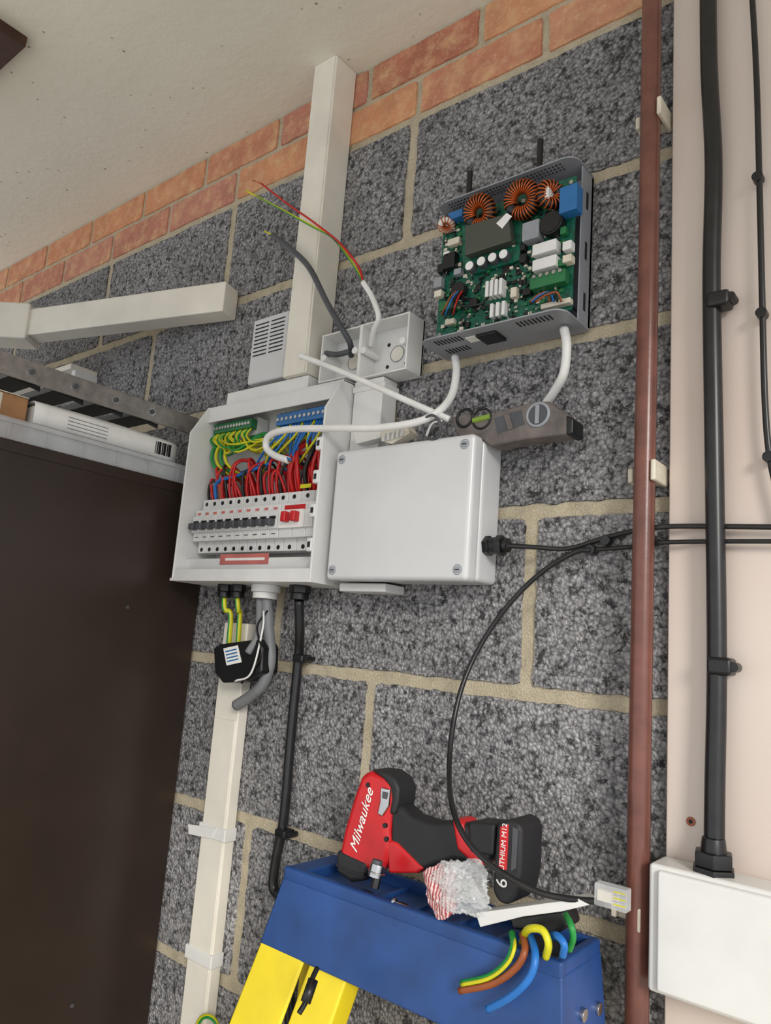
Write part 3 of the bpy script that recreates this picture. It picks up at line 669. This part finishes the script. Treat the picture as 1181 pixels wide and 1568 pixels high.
for i,(px,py) in enumerate(((47,577),(115,597),(177,615),(232,632))):
    p=WX(px,py,XC-.01);cyl('bolt_washer_%d'%i,(XC-.0095,p.y,zc),(1,0,0),.0075,.002,MSILV,g,16);cyl('bolt_%d'%i,(XC-.0075,p.y,zc),(1,0,0),.0042,.004,MDKGREY,g,6)
    obox('tread_%d'%i,(XC-.30,p.y,zc-.004),(XC-.015,p.y,zc-.004),.022,.006,MCHIP,g)
    mk('tread_brace_%d'%i,[(XC-.016,p.y-.03,zc-.016),(XC-.016,p.y+.02,zc-.016),(XC-.016,p.y+.02,zc-.024),(XC-.018,p.y-.03,zc-.016),(XC-.018,p.y+.02,zc-.016),(XC-.018,p.y+.02,zc-.024)],[(0,1,2),(5,4,3),(0,3,4,1),(1,4,5,2),(2,5,3,0)],MBLACK,g)
# white boxed beam at upper left, from wall out to the left
g=grp('white_boxed_beam',W(200,480,.1))
zb=HC+.728*D
obox('beam',(-1.285*D,-.025,zb),(-1.90*D,-.205*D,zb-.0),.022,.030,MWHITE2,g,.003)
obox('elbow',(-1.86*D,-.19*D,zb),(-2.03*D,-.33*D,zb-.004),.034,.040,MWHITE2,g,.004)
obox('branch',(-1.99*D,-.30*D,zb-.01),(-2.5*D,-.42*D,zb-.02),.034,.040,MWHITE2,g,.004)
g=grp('alcove_shelf',(-1.95*D,-.08,HC+.62*D))
box('shelf_board',-2.7*D,-1.86*D,-.07,-.004,HC+.655*D,HC+.67*D,MWHITE2,g,bev=.002)
box('shelf_bracket',-1.875*D,-1.855*D,-.06,-.004,HC+.60*D,HC+.655*D,MWHITE,g,bev=.002)
# ---------------------------------------------------------------- stepladder (blue cap, yellow rails)
XA,XB=-.805*D,-.376*D;hF=.156;hB=.066;ZL=HC-.322*D;ZLB=HC-.428*D
g=grp('blue_yellow_stepladder',((XA+XB)/2,-.11,.6))
vs=[(XA,-hF,ZL),(XB,-hF,ZL),(XB,-hB,ZL),(XA,-hB,ZL),(XA-.022,-hF-.008,ZLB),(XB+.008,-hF-.008,ZLB),(XB+.008,-hB,ZLB),(XA-.022,-hB,ZLB)]
vs2=[(x,y,z-.010 if i<4 else z) for i,(x,y,z) in enumerate(vs)]
mk('cap_body',vs2,[(0,1,2,3),(7,6,5,4),(0,4,5,1),(1,5,6,2),(2,6,7,3),(3,7,4,0)],MLAD,g,bev=.003,seg=2)
zt=ZL+.002;w=.010
box('rim_front',XA+.0005,XB-.0005,-hF-.0008,-hF+w,ZL-.014,zt,MLAD,g,bev=.003);box('rim_back',XA+.001,XB-.001,-hB-w*.8,-hB,ZL-.02,zt-.0005,MLAD,g,bev=.003)
box('rim_left',XA+.0008,XA+.03,-hF+.002,-hB-.001,ZL-.013,zt-.0007,MLAD,g,bev=.003);box('rim_right',XB-.012,XB-.0007,-hF+.002,-hB-.001,ZL-.013,zt-.0006,MLAD,g,bev=.003)
box('divider_a',XB-.075,XB-.068,-hF+.004,-hB-.002,ZL-.013,zt-.0012,MLAD,g,bev=.002);box('divider_b',XB-.13,XB-.12,-hF+.004,-hB-.002,ZL-.013,zt-.002,MLAD,g,bev=.002)
for i in range(3):
    x=XB-.16-i*.05;cyl('tool_hole_%d'%i,(x,-hF+.03,ZL-.0095),(0,0,1),.010,.002,MDARKSLOT,g);box('tray_rib_%d'%i,x+.02,x+.026,-hF+.012,-hB-.01,ZL-.012,ZL-.006,MLAD,g,bev=.001)
box('deep_pocket',XB-.066,XB-.014,-hF+.014,-hB-.014,ZL-.0105,ZL-.0095,MDARKSLOT,g)
for (yy,zz) in((-.12,-.05),(-.085,-.055),(-.12,-.075)):cyl('rivet',(XB+.005,yy,ZL+zz),(1,0,-.05),.006,.006,MSILV,g)
def rail(n,xa_,xb_,y0,y1,dz0,foot_y,mat,spx=0):
    z0=ZLB+dz0;vs=[]
    for (z,yo,xo) in((z0,0,0),(.0,foot_y,spx)):
        for x in(xa_,xb_):
            for y in(y0,y1):vs.append((x+xo,y+yo,z))
    mk(n,vs,[(0,1,3,2),(4,6,7,5),(0,2,6,4),(1,5,7,3),(0,4,5,1),(2,3,7,6)],mat,g,bev=.003)
fy=-.42
rail('front_left_flange',XA-.020,XA+.052,-.160,-.154,.01,fy,MYLAD,-.10)
rail('front_left_web',XA-.020,XA-.014,-.160,-.120,.01,fy,MYLAD,-.10)
rail('front_left_inner',XA+.056,XA+.112,-.152,-.146,.01,fy,MYLAD,-.10)
rail('front_left_inner_web',XA+.106,XA+.112,-.152,-.118,.01,fy,MYLAD,-.10)
rail('front_right_flange',XB-.052,XB+.006,-.160,-.154,.01,fy,MYLAD,.10)
rail('front_right_web',XB+.0,XB+.006,-.160,-.120,.01,fy,MYLAD,.10)
rail('rear_left',XA-.01,XA+.03,-.10,-.07,.01,.045,MYLAD,-.08);rail('rear_right',XB-.03,XB+.004,-.10,-.07,.01,.045,MYLAD,.08)
for i in range(3):
    t=(i+1)/4.;zz=ZLB*(1-t);box('step_%d'%i,XA-.02-.1*t,XB+.0+.1*t,-.155+fy*t-.02,-.155+fy*t+.07,zz-.012,zz+.012,MYLAD,g,bev=.003)
tubew('black_hook',[W(486,1482,.20),W(478,1500,.21),W(470,1530,.22),W(458,1552,.23)],.0028,MBLACK,g);tubew('black_hook_body',[W(480,1500,.213),W(468,1535,.225)],.0055,MBLACK,g)
# ---------------------------------------------------------------- drill
g=grp('cordless_impact_driver',W(660,1270,.11))
h0,h1=.096,.134
prism('head',[(551,1186),(566,1180),(590,1188),(602,1202),(604,1225),(598,1252),(594,1275),(598,1298),(592,1322),(575,1338),(545,1330),(516,1312),(524,1272),(540,1217)],h0,h1,MDRED,g,bev=.009,seg=5)
prism('rear_rubber',[(566,1178),(588,1181),(604,1193),(610,1208),(609,1228),(604,1247),(595,1248),(599,1222),(597,1206),(586,1193)],h0+.002,h1+.001,MRUB,g,bev=.004,seg=4)
prism('nose',[(514,1300),(540,1312),(562,1322),(556,1350),(535,1352),(513,1336)],h0+.004,h1+.002,MRUB,g,bev=.006,seg=4)
prism('nose_groove',[(515,1322),(538,1334),(558,1338),(557,1342),(537,1338),(514,1326)],h0+.003,h1+.0026,MCHIP,g,bev=.0005)
prism('grip',[(597,1240),(608,1230),(630,1250),(660,1260),(692,1258),(720,1262),(752,1266),(750,1320),(722,1324),(694,1318),(664,1326),(644,1334),(618,1320),(596,1292)],h0+.004,h1-.004,MRUB,g,bev=.010,seg=5)
prism('grip_red_panel',[(590,1284),(608,1290),(630,1312),(648,1330),(638,1338),(594,1338)],h0+.003,h1-.002,MDRED,g,bev=.004)
prism('grip_stripe',[(690,1253),(706,1256),(716,1282),(732,1302),(740,1328),(720,1321),(698,1302)],h0+.002,h1-.002,MDRED,g,bev=.005)
prism('trigger',[(618,1300),(640,1312),(640,1336),(624,1330)],h0+.012,h1-.012,MCHIP,g,bev=.004)
prism('battery_collar',[(716,1258),(758,1262),(756,1312),(718,1306)],h0,h1,MRUB,g,bev=.004)
prism('battery',[(760,1260),(782,1254),(796,1262),(799,1274),(797,1338),(790,1372),(776,1388),(762,1382),(753,1366),(756,1310)],h0-.004,h1+.006,MRUB,g,bev=.005,seg=4)
prism('battery_red_band',[(766,1266),(779,1262),(776,1332),(763,1332)],h1+.005,h1+.0066,MDRED,g,bev=.0005)
prism('battery_cap',[(785,1266),(793,1270),(790,1330),(782,1334)],h1+.005,h1+.0066,MDKGREY,g,bev=.0005)
prism('belt_clip',[(583,1206),(597,1209),(595,1234),(585,1250),(578,1246),(582,1228)],h1,h1+.003,MSILV,g,bev=.001)
prism('belt_clip_slot',[(586,1212),(594,1214),(592,1224),(585,1222)],h1+.003,h1+.0036,MDKGREY,g)
for (a,b) in((590,1264),(592,1285),(564,1202)):
    p=W(a,b,h1);cyl('body_screw',p,(0,1,0),.0028,.003,MCHIP,g,10)
p=W(554,1256,h1+.001);text('script_logo','Milwaukee',p,.0175,MLBL,g,roll=math.radians(76),shear=.4)
p=W(771,1297,h1+.007);text('battery_text','LITHIUM M12',p,.0078,MLBL,g,roll=math.radians(88))
p=W(769,1352,h1+.007);text('battery_number','6',p,.018,MLBL,g,roll=math.radians(88))
# ---------------------------------------------------------------- bits and bobs on cap
g=grp('socket_adaptor',W(577,1340,.15))
p=W(577,1333,.158);cyl('collar',p,(.1,.2,1),.0085,.014,MSILV,g);cyl('cap',p+Vector((0,0,.008)),(.1,.2,1),.006,.006,MDKGREY,g);cyl('shank',p+Vector((0,0,-.012)),(.1,.2,1),.0052,.012,MCHIP,g,6)
ring('collar_ring',p+Vector((0,0,-.002)),(.1,.2,1),.0088,.001,MSILV,g)
g=grp('steel_screw',W(630,1390,.15));tube('shank',[(606,1382,.15),(630,1392,.15),(652,1402,.15)],.0016,MSILV,g)
p=W(604,1381,.15);cyl('head',p,(1,0,-.3),.004,.003,MSILV,g)
def bag(name,px,py,h,rad,mat,sc,seed,amp=1):
    bm=bmesh.new();bmesh.ops.create_icosphere(bm,subdivisions=5,radius=1);c=W(px,py,h)
    for v in bm.verts:
        n=(noise.noise(v.co*1.4+Vector((seed,0,0)))*.7+abs(noise.noise(v.co*3.5+Vector((0,seed,0))))*.5+abs(noise.noise(v.co*8+Vector((0,seed,3))))*.2)*amp
        q=v.co*(1+n);v.co=Vector((q.x*sc[0],q.y*sc[1],q.z*sc[2]))*rad+c
    me=bpy.data.meshes.new(name);bm.to_mesh(me);bm.free();me.materials.append(mat);return me
g=grp('plastic_screw_bag',W(695,1358,.14))
for i,(a,b,rd,m,sc,amp) in enumerate(((678,1364,.0175,MPKT,(1.0,.55,1.25),.6),(714,1350,.017,MCLEAR,(1.4,.7,1.0),1),(712,1378,.015,MCLEAR,(1.5,.8,.8),1),(694,1342,.012,MCLEAR,(1.6,.8,.8),1))):
    link(bpy.data.objects.new('crumple_%d'%i,bag('crumple',a,b,.150,rd,m,sc,i*3.1,amp)),g)
g=grp('white_terminal_cover',W(815,1398,.15))
prism('cover',[(728,1398),(800,1388),(886,1376),(902,1386),(860,1396),(800,1404),(735,1420)],.13,.156,MWHITE,g,bev=.001)
prism('block',[(778,1404),(862,1394),(870,1420),(850,1432),(785,1424)],.115,.145,MCHIP,g,bev=.003)
g=grp('wiring_offcuts',W(790,1470,.17))
tube('green_yellow',[(784,1428,.15),(786,1450,.168),(775,1475,.172),(748,1496,.174),(707,1506,.174)],.0032,MGRN,g)
tube('green_yellow_stripe',[(786,1430,.152),(788,1451,.171),(777,1476,.175),(749,1498,.177),(707,1508,.177)],.0018,MYEL,g)
tube('brown',[(800,1430,.15),(804,1455,.168),(790,1482,.172),(755,1506,.174),(704,1517,.174)],.0034,MBRNW,g)
tube('blue',[(812,1432,.15),(820,1462,.170),(812,1495,.176),(785,1524,.18),(746,1546,.18)],.0036,MBLUEW,g)
tube('yellow_loop',[(800,1445,.14),(808,1424,.16),(830,1424,.165),(840,1445,.166),(836,1466,.16)],.0036,MYEL,g)
tube('blue_loop',[(838,1436,.14),(852,1432,.16),(864,1446,.165),(862,1464,.16)],.0034,MBLUEW,g)
tube('green_loop',[(866,1400,.14),(874,1415,.155),(878,1435,.155),(872,1455,.15)],.0030,MGRN,g)
# ---------------------------------------------------------------- light
w=bpy.data.worlds.new('world');S.world=w;w.use_nodes=True;nt=w.node_tree
bg=nt.nodes['Background'];bg.inputs[0].default_value=(.95,.97,1,1);bg.inputs[1].default_value=1.2
def sun(name,dirv,st,ang,col):
    l=bpy.data.lights.new(name,'SUN');l.energy=st;l.angle=math.radians(ang);l.color=col
    o=bpy.data.objects.new(name,l);S.collection.objects.link(o);o.rotation_euler=Vector(dirv).to_track_quat('-Z','Y').to_euler();o.location=(1,-3,3)
sun('daylight',(-.75,.62,-.34),2.2,16,(1,.96,.9))
S.view_settings.view_transform='Standard';S.view_settings.look='None';S.view_settings.exposure=0
